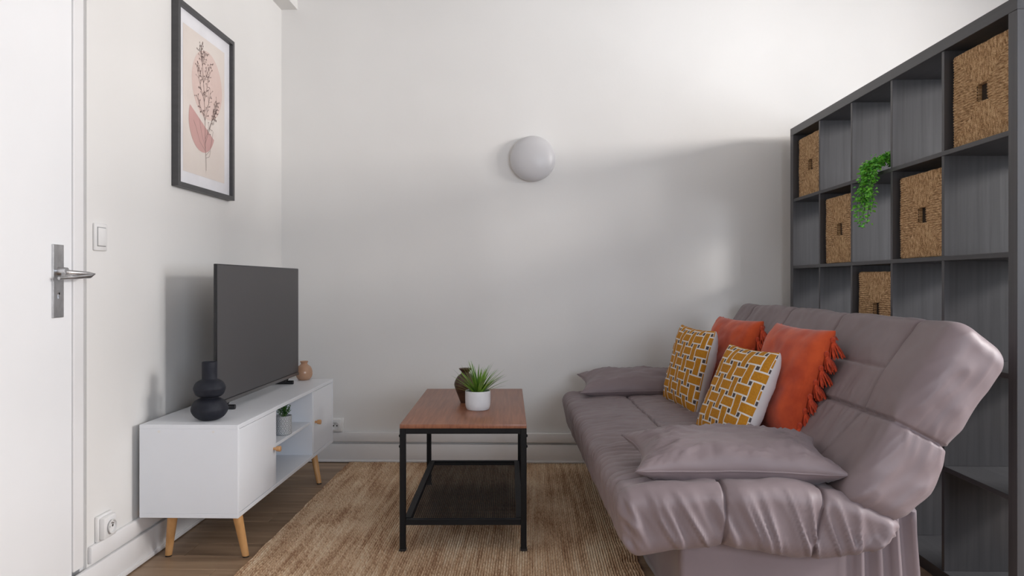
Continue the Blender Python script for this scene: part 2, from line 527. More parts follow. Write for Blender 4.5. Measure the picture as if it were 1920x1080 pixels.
def outlet(label, loc, rz):
    t = thing('wall_outlet', label, 'power outlet', loc, rz, 'white surface mounted outlets')
    # faces -Y before rotation
    B().box(-.042, .042, -.012, 0, -.042, .042, .004).build('back_box', M['plastic'], t, True)
    B().box(-.036, .036, -.0305, -.010, -.036, .036, .006).build('cover_plate', M['plastic'], t, True)
    prof = [(.0235, -.0365), (.0235, -.039), (.0205, -.039), (.0195, -.0312), (.0, -.0312)]
    b = B()
    rings = [[Vector((r * math.cos(2 * math.pi * j / 28), y, r * math.sin(2 * math.pi * j / 28))) for j in range(28)] for r, y in [(p[0] or .0005, p[1]) for p in prof]]
    b.rings(rings, False, False)
    b.bm.faces.new([b.bm.verts.new(p) for p in rings[-1]])
    b.build('socket_well', M['plastic'], t, True)
    for s in (-1, 1):
        B().tube([(s * .0095, -.0305, 0), (s * .0095, -.0318, 0)], .0042, 10).build('contact_hole', M['hole'], t)
    B().tube([(0, -.028, .011), (0, -.040, .011)], .0024, 10).build('earth_pin', M['brass'], t, True)
    return t


outlet('white power outlet low on the back wall beside the media console', (-1.103, YB, .212), 0)
outlet('white power outlet low on the left wall near the door frame', (XL, 2.385, .214), R(90))

# ------------------------------------------------------------------ rug
RX0, RX1, RY0, RY1 = -1.025, .395, 1.75, 4.098
t = thing('jute_rug', 'woven jute rug under the coffee table, brown-beige with lengthwise cords', 'rug', ((RX0 + RX1) / 2, (RY0 + RY1) / 2, 0.0))
hw, hl = (RX1 - RX0) / 2, (RY1 - RY0) / 2
NC = 150                     # cords
nx, ny = NC * 4, 420
verts, faces = [], []
cw = 2 * hw / NC
for j in range(ny + 1):
    yy = -hl + 2 * hl * j / ny
    edge = 0.006 * fbm(yy * 9, 3.1, 0) + .003 * fbm(yy * 40, 1.7, 0)
    for i in range(nx + 1):
        xx = -hw + 2 * hw * i / nx
        k = i // 4
        ph_ = (i % 4) / 4.0
        h = (.0030, .0092, .0115, .0092)[i % 4]
        h += .0014 * math.sin((yy + (k % 2) * .007) * 2 * math.pi / .014 + (ph_ - .5) * 3) * (1 if i % 4 else .3)
        h += .0008 * fbm(xx * 30, yy * 30, 0)
        if i in (0, nx) or j in (0, ny): h = 0.001
        ex = edge if i > nx / 2 else -edge * .8 + .004 * fbm(yy * 5, 9.2, 0)
        ey = .006 * fbm(xx * 14, 5.5, 0) if j > ny * .9 else 0
        verts.append((xx + (ex if abs(xx) > hw * .9 else 0) + .0012 * fbm(k * .7, yy * 12, 2), yy + ey, h))
for j in range(ny):
    for i in range(nx):
        a_ = j * (nx + 1) + i
        faces.append((a_, a_ + 1, a_ + nx + 2, a_ + nx + 1))
me = bpy.data.meshes.new('woven_field')
me.from_pydata(verts, [], faces)
me.polygons.foreach_set('use_smooth', [True] * len(me.polygons))
ro = put('woven_field', me, M['jute'], t)
ro['kind'] = 'stuff'

# ------------------------------------------------------------------ media console
CX0, CX1, CY0, CY1, CZ0, CZ1 = -1.391, -1.036, 2.563, 3.808, .184, .515
t = thing('media_console', 'low white media console with two doors, open middle and splayed beech legs', 'media console', ((CX0 + CX1) / 2, (CY0 + CY1) / 2, 0))
ox, oy = (CX0 + CX1) / 2, (CY0 + CY1) / 2
def lb(x0, x1, y0, y1, z0, z1, bev=.0012): return B().box(x0 - ox, x1 - ox, y0 - oy, y1 - oy, z0, z1, bev, 1)
TH = .015
lb(CX0, CX1, CY0, CY1, CZ1 - TH, CZ1).build('top_panel', M['whitelam'], t)
lb(CX0, CX1, CY0, CY1, CZ0, CZ0 + TH).build('bottom_panel', M['whitelam'], t)
for y_ in (CY0, CY1 - TH):
    lb(CX0, CX1, y_, y_ + TH, CZ0 + TH, CZ1 - TH).build('side_panel', M['whitelam'], t)
lb(CX0 + .003, CX0 + .007, CY0 + TH, CY1 - TH, CZ0 + TH, CZ1 - TH, 0).build('back_panel', M['whitelam'], t)
DV0, DV1 = 2.945, 3.462
for y_ in (DV0 - .004, DV1 - TH + .004):
    lb(CX0 + .007, CX1 - .002, y_, y_ + TH, CZ0 + TH, CZ1 - TH).build('divider', M['whitelam'], t)
lb(CX0 + .007, CX1 - .012, DV0 + .011, DV1 - TH + .004, .345, .358).build('shelf', M['whitelam'], t)
for (a0, a1, kn) in ((CY0 + TH + .002, DV0 - .005, DV0 - .022), (DV1 + .006, CY1 - TH - .002, DV1 + .028)):
    dr = lb(CX1 - .016, CX1 - .001, a0, a1, CZ0 + TH + .002, CZ1 - TH - .002).build('door', M['whitelam'], t)
    kx = CX1 - ox
    B().tube([(kx - .001, kn - oy, .350), (kx + .010, kn - oy, .350), (kx + .011, kn - oy, .350), (kx + .026, kn - oy, .350), (kx + .028, kn - oy, .350)], [.0055, .0055, .010, .0115, .010], 20).build('knob', M['knobwood'], dr, True)
# cam bolt caps on the near side panel
for fx_ in (.2, .75):
    B().tube([((CX0 + (CX1 - CX0) * fx_) - ox, CY0 - oy - .0006, CZ1 - .024), ((CX0 + (CX1 - CX0) * fx_) - ox, CY0 - oy + .002, CZ1 - .024)], .005, 12).build('bolt_cap', M['plastic'], t)
for (lx, ly, sx_, sy_) in ((CX1 - .035, CY0 + .075, .012, .055), (CX0 + .085, CY0 + .075, -.045, .055), (CX1 - .085, CY1 - .085, .050, .045), (CX0 + .085, CY1 - .085, -.045, .045)):
    s = 1 if ly > oy else -1
    top = Vector((lx - ox, ly - oy, CZ0)); bot = Vector((lx - ox + sx_, ly - oy + (sy_ if s > 0 else sy_) * (1 if s > 0 else 1), 0.0))
    if s > 0:
        bot = Vector((lx - ox + sx_, ly - oy - .045, 0.0))
    lg = B().rings([[top.lerp(bot, q) + Vector((math.cos(2 * math.pi * j / 20), math.sin(2 * math.pi * j / 20), 0)) * r_ for j in range(20)] for q, r_ in ((0, .0185), (.96, .0125), (.97, .0125))], False, True).build('leg', M['legwood'], t, True)
    B().rings([[top.lerp(bot, q) + Vector((math.cos(2 * math.pi * j / 16), math.sin(2 * math.pi * j / 16), 0)) * .0118 for j in range(16)] for q in (.968, 1.0)]).build('foot_pad', M['tv_black'], lg)

# ------------------------------------------------------------------ television
TX, TY0, TY1, TZ0, TZ1 = -1.19, 2.74, 3.716, .553, 1.092
ty = (TY0 + TY1) / 2
t = thing('television', 'flat black television with dark grey screen standing on the white console', 'television', (TX, ty, .515))
def tb(x0, x1, y0, y1, z0, z1, bev=.002): return B().box(x0 - TX, x1 - TX, y0 - ty, y1 - ty, z0 - .515, z1 - .515, bev)
tb(TX - .012, TX, TY0, TY1, TZ0, TZ1).build('bezel', M['tv_black'], t, True)
tb(TX - .001, TX + .0012, TY0 + .004, TY1 - .004, TZ0 + .014, TZ1 - .004, 0).build('screen', M['tv_screen'], t)
tb(TX - .006, TX + .003, TY0 + .001, TY1 - .001, TZ0 - .004, TZ0 + .010, .001).build('lower_lip', M['tv_lip'], t, True)
tb(TX - .055, TX - .011, TY0 + .12, TY1 - .12, TZ0 + .02, TZ0 + .33, .012).build('rear_housing', M['tv_black'], t, True)
for fy_, s in ((2.885, -1), (3.60, 1)):
    b = B().tube([(TX - .16 - TX, fy_ + .00 - ty, .010), (.012, fy_ - ty, .010)], .0095, 14)
    b.tube([(-.03, fy_ - ty, .010), (-.012, fy_ - ty, .045)], [.010, .008], 12)
    b.build('foot', M['tv_black'], t, True)


def prof_smooth(pts, sub=6):
    out = []
    n = len(pts)
    for i in range(n - 1):
        p0 = pts[max(i - 1, 0)]; p1 = pts[i]; p2 = pts[i + 1]; p3 = pts[min(i + 2, n - 1)]
        for s in range(sub):
            u = s / sub
            o_ = []
            for k in (0, 1):
                o_.append(.5 * ((2 * p1[k]) + (-p0[k] + p2[k]) * u + (2 * p0[k] - 5 * p1[k] + 4 * p2[k] - p3[k]) * u * u + (-p0[k] + 3 * p1[k] - 3 * p2[k] + p3[k]) * u ** 3))
            out.append((max(o_[0], .0004), o_[1]))
    out.append(pts[-1])
    return out


# black double-gourd vase
P_ = [(.020, .0), (.030, .001), (.050, .012), (.0635, .032), (.064, .048), (.052, .070), (.030, .0815)]
P2_ = [(.030, .083), (.047, .092), (.0555, .111), (.0555, .122), (.046, .139), (.0275, .150)]
P3_ = [(.0265, .152), (.0268, .18), (.0272, .212), (.0262, .2135), (.0240, .212), (.0235, .17), (.0235, .16)]
v = B().lathe(prof_smooth(P_) + prof_smooth(P2_) + P3_, 48).build('black_vase', M['blackvase'], None, True)
v.location = (-1.182, 2.662, .5155)
tag(v, 'matte black bubble-shaped ceramic vase in front of the television', 'vase')

# amber glass vase behind the TV corner
P_ = [(.018, .0), (.028, .001), (.040, .018), (.043, .040), (.035, .066), (.019, .080), (.0165, .086), (.021, .096), (.0185, .096), (.014, .086), (.017, .078), (.032, .064), (.040, .040), (.037, .020), (.026, .005), (.001, .005)]
v = B().lathe(prof_smooth(P_, 4), 40).build('glass_vase', M['amber'], None, 'all')
v.location = (-1.176, 3.766, .5155)
tag(v, 'small round amber glass vase at the far end of the console', 'vase')

# little patterned pot in the open compartment
t = thing('potted_plant', 'tiny leafy plant in a grey patterned pot inside the console', 'potted plant', (-1.080, 3.165, .3585))
PR, PH = .036, .082
b = B(); n = 32
prof = [(.030, 0), (PR - .001, .002), (PR, .006), (PR, PH), (PR - .004, PH), (PR - .004, PH - .012)]
b.lathe(prof, n, cap=True)
uvl = b.bm.loops.layers.uv.new('UVMap')
for f_ in b.bm.faces:
    us = [math.atan2(l.vert.co.y, l.vert.co.x) / (2 * math.pi) % 1 for l in f_.loops]
    if max(us) - min(us) > .5: us = [u + 1 if u < .5 else u for u in us]
    for l, u in zip(f_.loops, us): l[uvl].uv = (u, l.vert.co.z / PH)
b.build('pot', M['printpot'], t, True)
B().lathe([(PR - .004, PH - .013), (PR - .004, PH - .010)], 24).build('soil', M['soil'], t)


def leaf_shape(b, base, dirv, nrm, ln, wd, fold=.25):
    d_ = dirv.normalized(); s_ = d_.cross(nrm).normalized(); n_ = s_.cross(d_).normalized()
    A = base; Mi = base + d_ * ln * .5 - n_ * wd * fold * .3; E = base + d_ * ln
    Lf = base + d_ * ln * .45 + s_ * wd * .5 + n_ * wd * fold; Rt = base + d_ * ln * .45 - s_ * wd * .5 + n_ * wd * fold
    va, vm, ve, vl, vr = [b.bm.verts.new(p) for p in (A, Mi, E, Lf, Rt)]
    b.bm.faces.new((va, vm, vl)); b.bm.faces.new((vm, ve, vl)); b.bm.faces.new((va, vr, vm)); b.bm.faces.new((vm, vr, ve))


rr = random.Random(5)
fo, st = B(), B()
for k in range(22):
    az = rr.random() * 6.28; rad = rr.random() * .022; h_ = .02 + rr.random() * .035
    p0 = Vector((math.cos(az) * rad * .3, math.sin(az) * rad * .3, PH - .012)); p1 = Vector((math.cos(az) * rad * 1.4, math.sin(az) * rad * 1.4, PH + h_))
    st.tube([p0, p0.lerp(p1, .5) + Vector((0, 0, .004)), p1], .0008, 5)
    for q in range(6):
        pp = p0.lerp(p1, .4 + .12 * q); a2 = rr.random() * 6.28
        leaf_shape(fo, pp, Vector((math.cos(a2), math.sin(a2), .5)), Vector((0, 0, 1)), .013, .008)
o = fo.build('foliage', M['leaf_dark'], t, False, False); o['kind'] = 'stuff'
o = st.build('stems', M['stem'], t); o['kind'] = 'stuff'

# ------------------------------------------------------------------ picture on the left wall
FY0, FY1, FZ0, FZ1, FX = 2.878, 3.425, 1.404, 2.15, XL + .030
fyc, fzc = (FY0 + FY1) / 2, (FZ0 + FZ1) / 2
t = thing('framed_picture', 'black framed boho print of a flowering stem over pink shapes on the left wall', 'picture', (XL, fyc, fzc))
t.location.y -= .026
fw = .019
def pf(y0, y1, z0, z1): return B().box(.001, .030, y0 - fyc, y1 - fyc, z0 - fzc, z1 - fzc, .001, 1)
for (a0, a1, c0, c1) in ((FY0, FY0 + fw, FZ0, FZ1), (FY1 - fw, FY1, FZ0, FZ1), (FY0 + fw, FY1 - fw, FZ0, FZ0 + fw), (FY0 + fw, FY1 - fw, FZ1 - fw, FZ1)):
    pf(a0, a1, c0, c1).build('frame_rail', M['frame'], t)
B().box(.002, .012, FY0 - fyc + .01, FY1 - fyc - .01, FZ0 - fzc + .01, FZ1 - fzc - .01).build('mat_board', M['mat_board'], t)


def ap(y_, z_, dx): return (dx, y_ - fyc, z_ - fzc)


pr = B()
def flat(pts, dx, mi):
    vs = [pr.bm.verts.new(ap(y_, z_, dx)) for y_, z_ in pts]
    f_ = pr.bm.faces.new(vs); f_.material_index = mi
    f_.normal_update()
    if f_.normal.x < 0: f_.normal_flip()
flat([(2.95, 1.475), (3.35, 1.475), (3.35, 2.075), (2.95, 2.075)], .0126, 0)
flat([(3.175 + .148 * math.cos(k * math.pi / 24), 1.877 + .148 * math.sin(k * math.pi / 24)) for k in range(48)], .0129, 1)
an = math.atan2(1.658 - 1.763, 3.239 - 3.01)
flat([(3.125 + .126 * math.cos(an - k * math.pi / 24), 1.705 + .126 * math.sin(an - k * math.pi / 24)) for k in range(25)], .0132, 2)
def stroke(pts, w_):
    for (a0, c0), (a1, c1) in zip(pts[:-1], pts[1:]):
        dx_, dz_ = a1 - a0, c1 - c0; l_ = math.hypot(dx_, dz_) or 1
        nx_, nz_ = -dz_ / l_ * w_ / 2, dx_ / l_ * w_ / 2
        flat([(a0 + nx_, c0 + nz_), (a0 - nx_, c0 - nz_), (a1 - nx_, c1 - nz_), (a1 + nx_, c1 + nz_)], .0136, 3)
def dotp(a0, c0, r_):
    flat([(a0 + r_ * math.cos(k * math.pi / 3), c0 + r_ * 1.2 * math.sin(k * math.pi / 3)) for k in range(6)], .0138, 3)
rr = random.Random(11)
main = [(3.160, 1.505), (3.158, 1.56), (3.150, 1.64), (3.150, 1.72), (3.142, 1.80), (3.135, 1.88), (3.125, 1.95), (3.115, 2.00), (3.110, 2.035)]
stroke(main, .0028)
def sprig(p0, ang, ln, nb, w_=.002):
    pts = [p0]; a_ = ang
    for k in range(6):
        a_ += rr.uniform(-.08, .08)
        pts.append((pts[-1][0] + math.cos(a_) * ln / 6, pts[-1][1] + math.sin(a_) * ln / 6))
    stroke(pts, w_)
    for k in range(nb):
        q = pts[1 + k % 6]; sa = a_ + rr.choice((-1, 1)) * rr.uniform(.5, 1.1); l2 = rr.uniform(.012, .03)
        e = (q[0] + math.cos(sa) * l2, q[1] + math.sin(sa) * l2)
        stroke([q, e], .0012); dotp(e[0], e[1], rr.uniform(.0022, .0036))
    dotp(pts[-1][0], pts[-1][1], .003)
for (k, ang, ln, nb) in ((3, 1.15, .14, 12), (4, 1.2, .15, 14), (4, 2.1, .15, 14), (3, 2.2, .12, 10), (5, 1.0, .12, 14), (6, 1.9, .07, 12), (6, 1.2, .07, 12), (7, 1.7, .03, 6), (5, 2.3, .08, 10), (2, .95, .20, 10)):
    sprig(main[k], ang, ln, nb)
sprig((3.215, 1.74), 1.1, .10, 12); sprig((3.235, 1.72), 1.35, .11, 12); sprig((3.21, 1.73), .7, .08, 8)
stroke([(3.150, 1.62), (3.20, 1.70), (3.235, 1.76), (3.26, 1.80)], .002)
for pts in ([(3.150, 1.59), (3.10, 1.62), (3.06, 1.68), (3.04, 1.70)], [(3.155, 1.57), (3.20, 1.60), (3.22, 1.66), (3.23, 1.69)], [(3.152, 1.60), (3.115, 1.66), (3.095, 1.72)], [(3.158, 1.56), (3.19, 1.57), (3.205, 1.60)], [(3.15, 1.74), (3.10, 1.76), (3.085, 1.80)], [(3.148, 1.76), (3.185, 1.80), (3.18, 1.86)]):
    stroke(pts, .0016)
pro = pr.build('print', [M['art_bg'], M['art_circle'], M['art_bowl'], M['art_ink']], t, False, False)

# ------------------------------------------------------------------ wall lamp
t = thing('wall_lamp', 'round white opal dome lamp on the back wall', 'wall lamp', (.012 + .0, YB, 1.02 + .0 + (530 - 297) * 4.09 / F))
b = B()
dome = [(.124, 0), (.124, .012)]
b.rings([[Vector((r * math.cos(2 * math.pi * j / 48), -y_, r * math.sin(2 * math.pi * j / 48))) for j in range(48)] for r, y_ in dome])
b.build('base_ring', M['plastic'], t, True)
prof = [(.1255, .010), (.128, .022), (.127, .034)] + [(.127 * math.cos(q * math.pi / 24), .034 + .056 * math.sin(q * math.pi / 24)) for q in range(1, 12)] + [(.0005, .090)]
b = B()
b.rings([[Vector((r * math.cos(2 * math.pi * j / 64), -y_, r * math.sin(2 * math.pi * j / 64))) for j in range(64)] for r, y_ in prof])
b.build('glass_dome', M['lampglass'], t, 'all')

# ------------------------------------------------------------------ coffee table
TW, TD, TZ = .478, .925, .487
t = thing('coffee_table', 'small industrial coffee table with reddish wood top and black steel frame', 'coffee table', (-.2675, 3.205, .0), R(1.7))
hx, hy = TW / 2, TD / 2
fz = .0095                                   # stands on the rug
B().box(-hx, hx, -hy, hy, TZ - .016, TZ, .002, 2).build('table_top', M['tabletop'], t, True)
for s in (-1, 1):
    for r_ in (-1, 1):
        lg = B().box(s * hx - (.022 if s > 0 else 0), s * hx + (0 if s > 0 else .022), r_ * hy - (.022 if r_ > 0 else 0), r_ * hy + (0 if r_ > 0 else .022), fz + .004, TZ - .016, .0015, 1).build('leg', M['blackmetal'], t)
        B().box(s * hx - (.024 if s > 0 else -.002) - (0 if s > 0 else .004), s * hx + (.002 if s > 0 else .024) - (0 if s > 0 else 0), r_ * hy - (.024 if r_ > 0 else .002), r_ * hy + (.002 if r_ > 0 else .024), fz, fz + .008, .001, 1).build('foot_cap', M['tv_black'], lg)
        for zz in (TZ - .045, TZ - .085):
            B().tube([(s * hx, r_ * (hy - .011), zz), (s * (hx + .004), r_ * (hy - .011), zz)], [.006, .004], 10).build('bolt', M['blackmetal'], lg)
for r_ in (-1, 1):
    a0, a1 = (hy - .022, hy) if r_ > 0 else (-hy, -hy + .022)
    B().box(-hx + .022, hx - .022, a0, a1, TZ - .036, TZ - .0162, .001, 1).build('apron_bar', M['blackmetal'], t)
    B().box(-hx + .022, hx - .022, a0, a1, .108, .128, .001, 1).build('shelf_bar', M['blackmetal'], t)
for s in (-1, 1):
    a0, a1 = (hx - .022, hx) if s > 0 else (-hx, -hx + .022)
    B().box(a0, a1, -hy + .022, hy - .022, TZ - .036, TZ - .0162, .001, 1).build('apron_bar', M['blackmetal'], t)
    a0, a1 = (hx - .040, hx - .015) if s > 0 else (-hx + .015, -hx + .040)
    B().box(a0, a1, -hy + .022, hy - .022, .112, .130, .001, 1).build('shelf_bar', M['blackmetal'], t)
ms = B()
sp, ww = .0078, .0020
k = -hx + .035
while k < hx - .035:
    ms.box(k, k + ww, -hy + .02, hy - .02, .120, .1215); k += sp
k = -hy + .025
while k < hy - .025:
    ms.box(-hx + .03, hx - .03, k, k + ww, .1216, .1226); k += sp
o = ms.build('wire_mesh', M['blackmetal'], t); o['kind'] = 'stuff'; o['label'] = 'fine black wire mesh shelf'

# white pot with spiky plant
t = thing('potted_plant', 'spiky green grass plant in a white pot on the coffee table', 'potted plant', (-.222, 3.07, TZ))
prof = [(.040, 0), (.046, .002), (.0515, .016), (.053, .035), (.053, .076), (.0515, .079), (.048, .078), (.047, .066)]
B().lathe(prof_smooth(prof, 3), 40).build('pot', M['potwhite'], t, 'all')
B().lathe([(.048, .064), (.048, .067)], 24).build('soil', M['soil'], t)
rr = random.Random(21)


def blade_mesh(ln, bend, wd):
    b = B(); n = 7; Ls, Rs, Ms = [], [], []
    for k in range(n + 1):
        q = k / n
        th = bend * q
        y_ = ln * (math.sin(th) / bend if abs(bend) > .01 else q) * (1 if abs(bend) > .01 else 1)
        z_ = ln * ((math.sin(th) / bend) if abs(bend) > .01 else q)
        x_ = ln * ((1 - math.cos(th)) / bend if abs(bend) > .01 else 0)
        w_ = wd * (1 - q ** 1.6) * .5 + .0003
        Ls.append(b.bm.verts.new((x_ - w_ * .35, -w_, z_))); Rs.append(b.bm.verts.new((x_ - w_ * .35, w_, z_))); Ms.append(b.bm.verts.new((x_, 0, z_)))
    for k in range(n):
        b.bm.faces.new((Ls[k], Ms[k], Ms[k + 1], Ls[k + 1])); b.bm.faces.new((Ms[k], Rs[k], Rs[k + 1], Ms[k + 1]))
    me = b.mesh('blade', 'all', False); me.materials.append(M['blade']); return me


bls = [blade_mesh(.150, .2, .0125), blade_mesh(.14, .35, .011), blade_mesh(.130, .3, .010), blade_mesh(.12, .5, .009)]
for k in range(70):
    az = k * 2.399 + rr.uniform(-.2, .2)
    q = (k + .5) / 70
    tilt = .04 + .92 * q ** .9 + rr.uniform(-.08, .08)
    put('blade', bls[rr.randrange(4)], None, t, (math.cos(az) * .014 * q, math.sin(az) * .014 * q, .060), (0, tilt, az)).rotation_euler = Matrix.Rotation(az, 3, 'Z').to_quaternion().to_matrix().__matmul__(Matrix.Rotation(tilt, 3, 'Y')).to_euler()

# brown clay vase
P_ = [(.018, 0), (.022, .001), (.032, .028), (.046, .065), (.049, .088), (.036, .115), (.019, .130), (.0185, .138), (.029, .150), (.026, .150), (.015, .138), (.015, .128)]
v = B().lathe(prof_smooth(P_, 5), 40).build('clay_vase', M['brownvase'], None, 'all')
v.location = (-.290, 3.245, TZ)
tag(v, 'dark brown clay vase with flared lip behind the spiky plant', 'vase')

# ------------------------------------------------------------------ shelving unit
SX0, SX1, SY0, SY1, SH = 1.400, 1.790, 2.140, 3.978, 1.848
PT, DT = .040, .016
sc_y = (SY0 + SY1) / 2
t = thing('shelving_unit', 'black-brown open cube shelving unit, five by five, behind the sofa', 'shelving unit', (SX0, sc_y, 0))
def sb(x0, x1, y0, y1, z0, z1, bev=.001): return B().box(x0 - SX0, x1 - SX0, y0 - sc_y, y1 - sc_y, z0, z1, bev, 1)
sb(SX0, SX1, SY0, SY1, SH - PT, SH).build('top_panel', M['shelfwood_h'], t)
sb(SX0, SX1, SY0, SY1, 0, PT).build('bottom_panel', M['shelfwood_h'], t)
for y_ in (SY0, SY1 - PT):
    sb(SX0 + .0005, SX1, y_, y_ + PT, PT, SH - PT).build('side_panel', M['shelfwood'], t)
CW = (SY1 - SY0 - 2 * PT - 4 * DT) / 5
CHh = (SH - 2 * PT - 4 * DT) / 5
shelf_z = []
for k in range(1, 5):
    z_ = PT + k * CHh + (k - 1) * DT
    shelf_z.append(z_)
    sb(SX0 + .003, SX1 - .002, SY0 + PT, SY1 - PT, z_, z_ + DT).build('shelf', M['shelfwood_h'], t)
dm = B().box(.0045, SX1 - SX0 - .004, 0, DT, 0, CHh, .0008, 1).mesh('divider')
for r_ in range(5):
    for k in range(1, 5):
        y_ = SY1 - PT - k * CW - (k - 1) * DT - DT
        put('divider', dm, M['shelfwood'], t, (0, y_ - sc_y, PT + r_ * (CHh + DT)))


def cell(col, row):
    """col 0 = far end, row 0 = top; returns y0,y1,z0,z1"""
    y1_ = SY1 - PT - col * (CW + DT)
    z1_ = SH - PT - row * (CHh + DT)
    return y1_ - CW, y1_, z1_ - CHh, z1_


# baskets
BW = CW - .024; BH = CHh - .030; BD = .34
def basket_meshes():
    n = 176; hw_, hh_ = BW / 2, BH / 2; p = .0088
    vs, fs = [], []
    hox, hoz = .026, .028
    idx = {}
    for j in range(n + 1):
        for i in range(n + 1):
            y_ = -hw_ + 2 * hw_ * i / n; z_ = -hh_ + 2 * hh_ * j / n
            yn, zn = y_ / hw_, z_ / hh_
            if abs(zn) > abs(yn):
                s_ = abs(math.sin(math.pi * (y_ + .0012 * fbm(y_ * 20, z_ * 30, 1)) / p)); tw = math.sin((z_ * 2.4 + y_ * 3) * 2 * math.pi / .018)
            else:
                s_ = abs(math.sin(math.pi * (z_ + .0012 * fbm(y_ * 30, z_ * 20, 4)) / p)); tw = math.sin((y_ * 2.4 + z_ * 3) * 2 * math.pi / .018)
            dg = abs(abs(zn) - abs(yn)) * hw_
            h_ = .0052 * math.sqrt(s_) + .0012 * tw * s_ - .003 * math.exp(-(dg / .003) ** 2) + .003 * fbm(y_ * 16, z_ * 16, 7)
            e = max(abs(yn), abs(zn))
            if e > .985: h_ -= .006 * (e - .985) / .015
            idx[(i, j)] = len(vs)
            vs.append((-h_, y_ + .002 * fbm(z_ * 25, 2, 0) * abs(yn), z_ + .002 * fbm(y_ * 25, 5, 0) * abs(zn)))
    for j in range(n):
        for i in range(n):
            y_ = -hw_ + 2 * hw_ * (i + .5) / n; z_ = -hh_ + 2 * hh_ * (j + .5) / n
            if abs(y_) < hox and abs(z_) < hoz: continue
            fs.append((idx[(i, j)], idx[(i, j + 1)], idx[(i + 1, j + 1)], idx[(i + 1, j)]))
    me = bpy.data.meshes.new('woven_front'); me.from_pydata(vs, [], fs)
    me.polygons.foreach_set('use_smooth', [True] * len(me.polygons))
    me.materials.append(M['seagrass'])
    # body: sides, back, bottom (open on top), ribbed
    b = B(); th = .008
    b.box(.004, BD, -hw_, -hw_ + th, -hh_, hh_, .003, 1).box(.004, BD, hw_ - th, hw_, -hh_, hh_, .003, 1)
    b.box(BD - th, BD, -hw_, hw_, -hh_, hh_, .003, 1).box(.004, BD, -hw_, hw_, -hh_, -hh_ + th, .003, 1)
    for s in (-1, 1):
        z_ = -hh_ + .006
        while z_ < hh_:
            b.box(.006, BD - .002, s * (hw_ + .0), s * (hw_ + .0016), z_, z_ + .005); z_ += .0072
    # lining of the handle hole
    th2 = .003
    b.box(.0, .012, -hox - th2, -hox, -hoz, hoz).box(.0, .012, hox, hox + th2, -hoz, hoz).box(.0, .012, -hox, hox, -hoz - th2, -hoz).box(.0, .012, -hox, hox, hoz, hoz + th2)
    body = b.mesh('body'); body.materials.append(M['seagrass'])
    return me, body


bfront, bbody = basket_meshes()
M['shade_box'] = mat('basket_shade', (0.035, 0.022, 0.014), (0.02, 0.013, 0.009), 0.9, (200, 200, 200))  # dark box added inside each basket; its colour stands in for interior shade
q = BW / 2 - .012
bshade = B().box(.012, BD - .012, -q, q, -BH / 2 + .012, BH / 2 - .02).mesh('shade_box')
bshade.materials.append(M['shade_box'])
for (c_, r_, lab) in ((0, 0, 'woven seagrass basket in the top row at the far end by the wall'),
                      (4, 0, 'largest woven seagrass basket, top row nearest the camera'),
                      (1, 1, 'woven seagrass basket in the second row, left of the hanging plant'),
                      (3, 1, 'woven seagrass basket in the second row, right of the hanging plant'),
                      (2, 2, 'lowest woven seagrass basket, half hidden by the sofa back')):
    a0, a1, c0, c1 = cell(c_, r_)
    bt = thing('seagrass_basket', lab, 'basket', (SX0 + .030, (a0 + a1) / 2 - .003, c0 + BH / 2 + .0005), 0, 'seagrass baskets in the shelving unit')
    put('woven_front', bfront, None, bt)
    put('body', bbody, None, bt)
    put('shade_box', bshade, None, bt)

# trailing plant in column 3, top row
a0, a1, c0, c1 = cell(2, 0)
t = thing('trailing_plant', 'bright green trailing ivy spilling over the shelf edge between the baskets', 'plant', (SX0 + .05, a0 + .09, c0))
rr = random.Random(9)
fo, st = B(), B()
px0, py0 = SX0 + .05, a0 + .09
def leafcloud(p, n_, spread, ln):
    for _ in range(n_):
        q = Vector((rr.gauss(0, spread), rr.gauss(0, spread), rr.gauss(0, spread)))
        pos = p + q
        if pos.z < .004 and pos.x > -.045: pos.z = .004 + rr.random() * .01
        a2 = rr.random() * 6.28
        dv = Vector((math.cos(a2), math.sin(a2), rr.uniform(-.9, .3)))
        nv = Vector((rr.uniform(-1, .2), rr.uniform(-1, .4), rr.uniform(.1, 1)))
        l_ = ln * rr.uniform(.75, 1.25)
        e_ = pos + dv.normalized() * l_
        if max(pos.y, e_.y) > (a1 - py0 - .006) or min(pos.y, e_.y) < (a0 - py0 + .006) and pos.x > -.05: continue
        if e_.z < .003 and max(pos.x, e_.x) > -.052: continue
        leaf_shape(fo, pos, dv, nv, l_, l_ * .72)
for k in range(16):
    # strands: start in the cell, over the edge, then hang
    yq = rr.uniform(-.070, .055)
    start = Vector((rr.uniform(.02, .07), yq - .01, rr.uniform(.025, .06)))
    lip = Vector((-.062 - rr.random() * .02, yq * .9 + .035, rr.uniform(.015, .035)))
    L_ = rr.uniform(.06, .24)
    pts = [start, start.lerp(lip, .5) + Vector((0, 0, .03)), lip]
    y_end = lip.y + rr.uniform(-.01, .035)
    m_ = 6
    for q in range(1, m_ + 1):
        f_ = q / m_
        pts.append(Vector((lip.x - .015 * math.sin(f_ * 2), lip.y * (1 - f_) + y_end * f_ + .006 * math.sin(f_ * 5 + k), lip.z - L_ * f_)))
    st.tube(pts, .0011, 5)
    for i in range(len(pts) - 1):
        seg = (pts[i + 1] - pts[i]).length
        for q in range(max(2, int(seg / .0085))):
            leafcloud(pts[i].lerp(pts[i + 1], rr.random()), 3 if i < 3 else 2, .008 if i < 2 else .0055, .0165)
o = fo.build('foliage', M['leaf'], t, False, False); o['kind'] = 'stuff'
o = st.build('stems', M['stem'], t); o['kind'] = 'stuff'

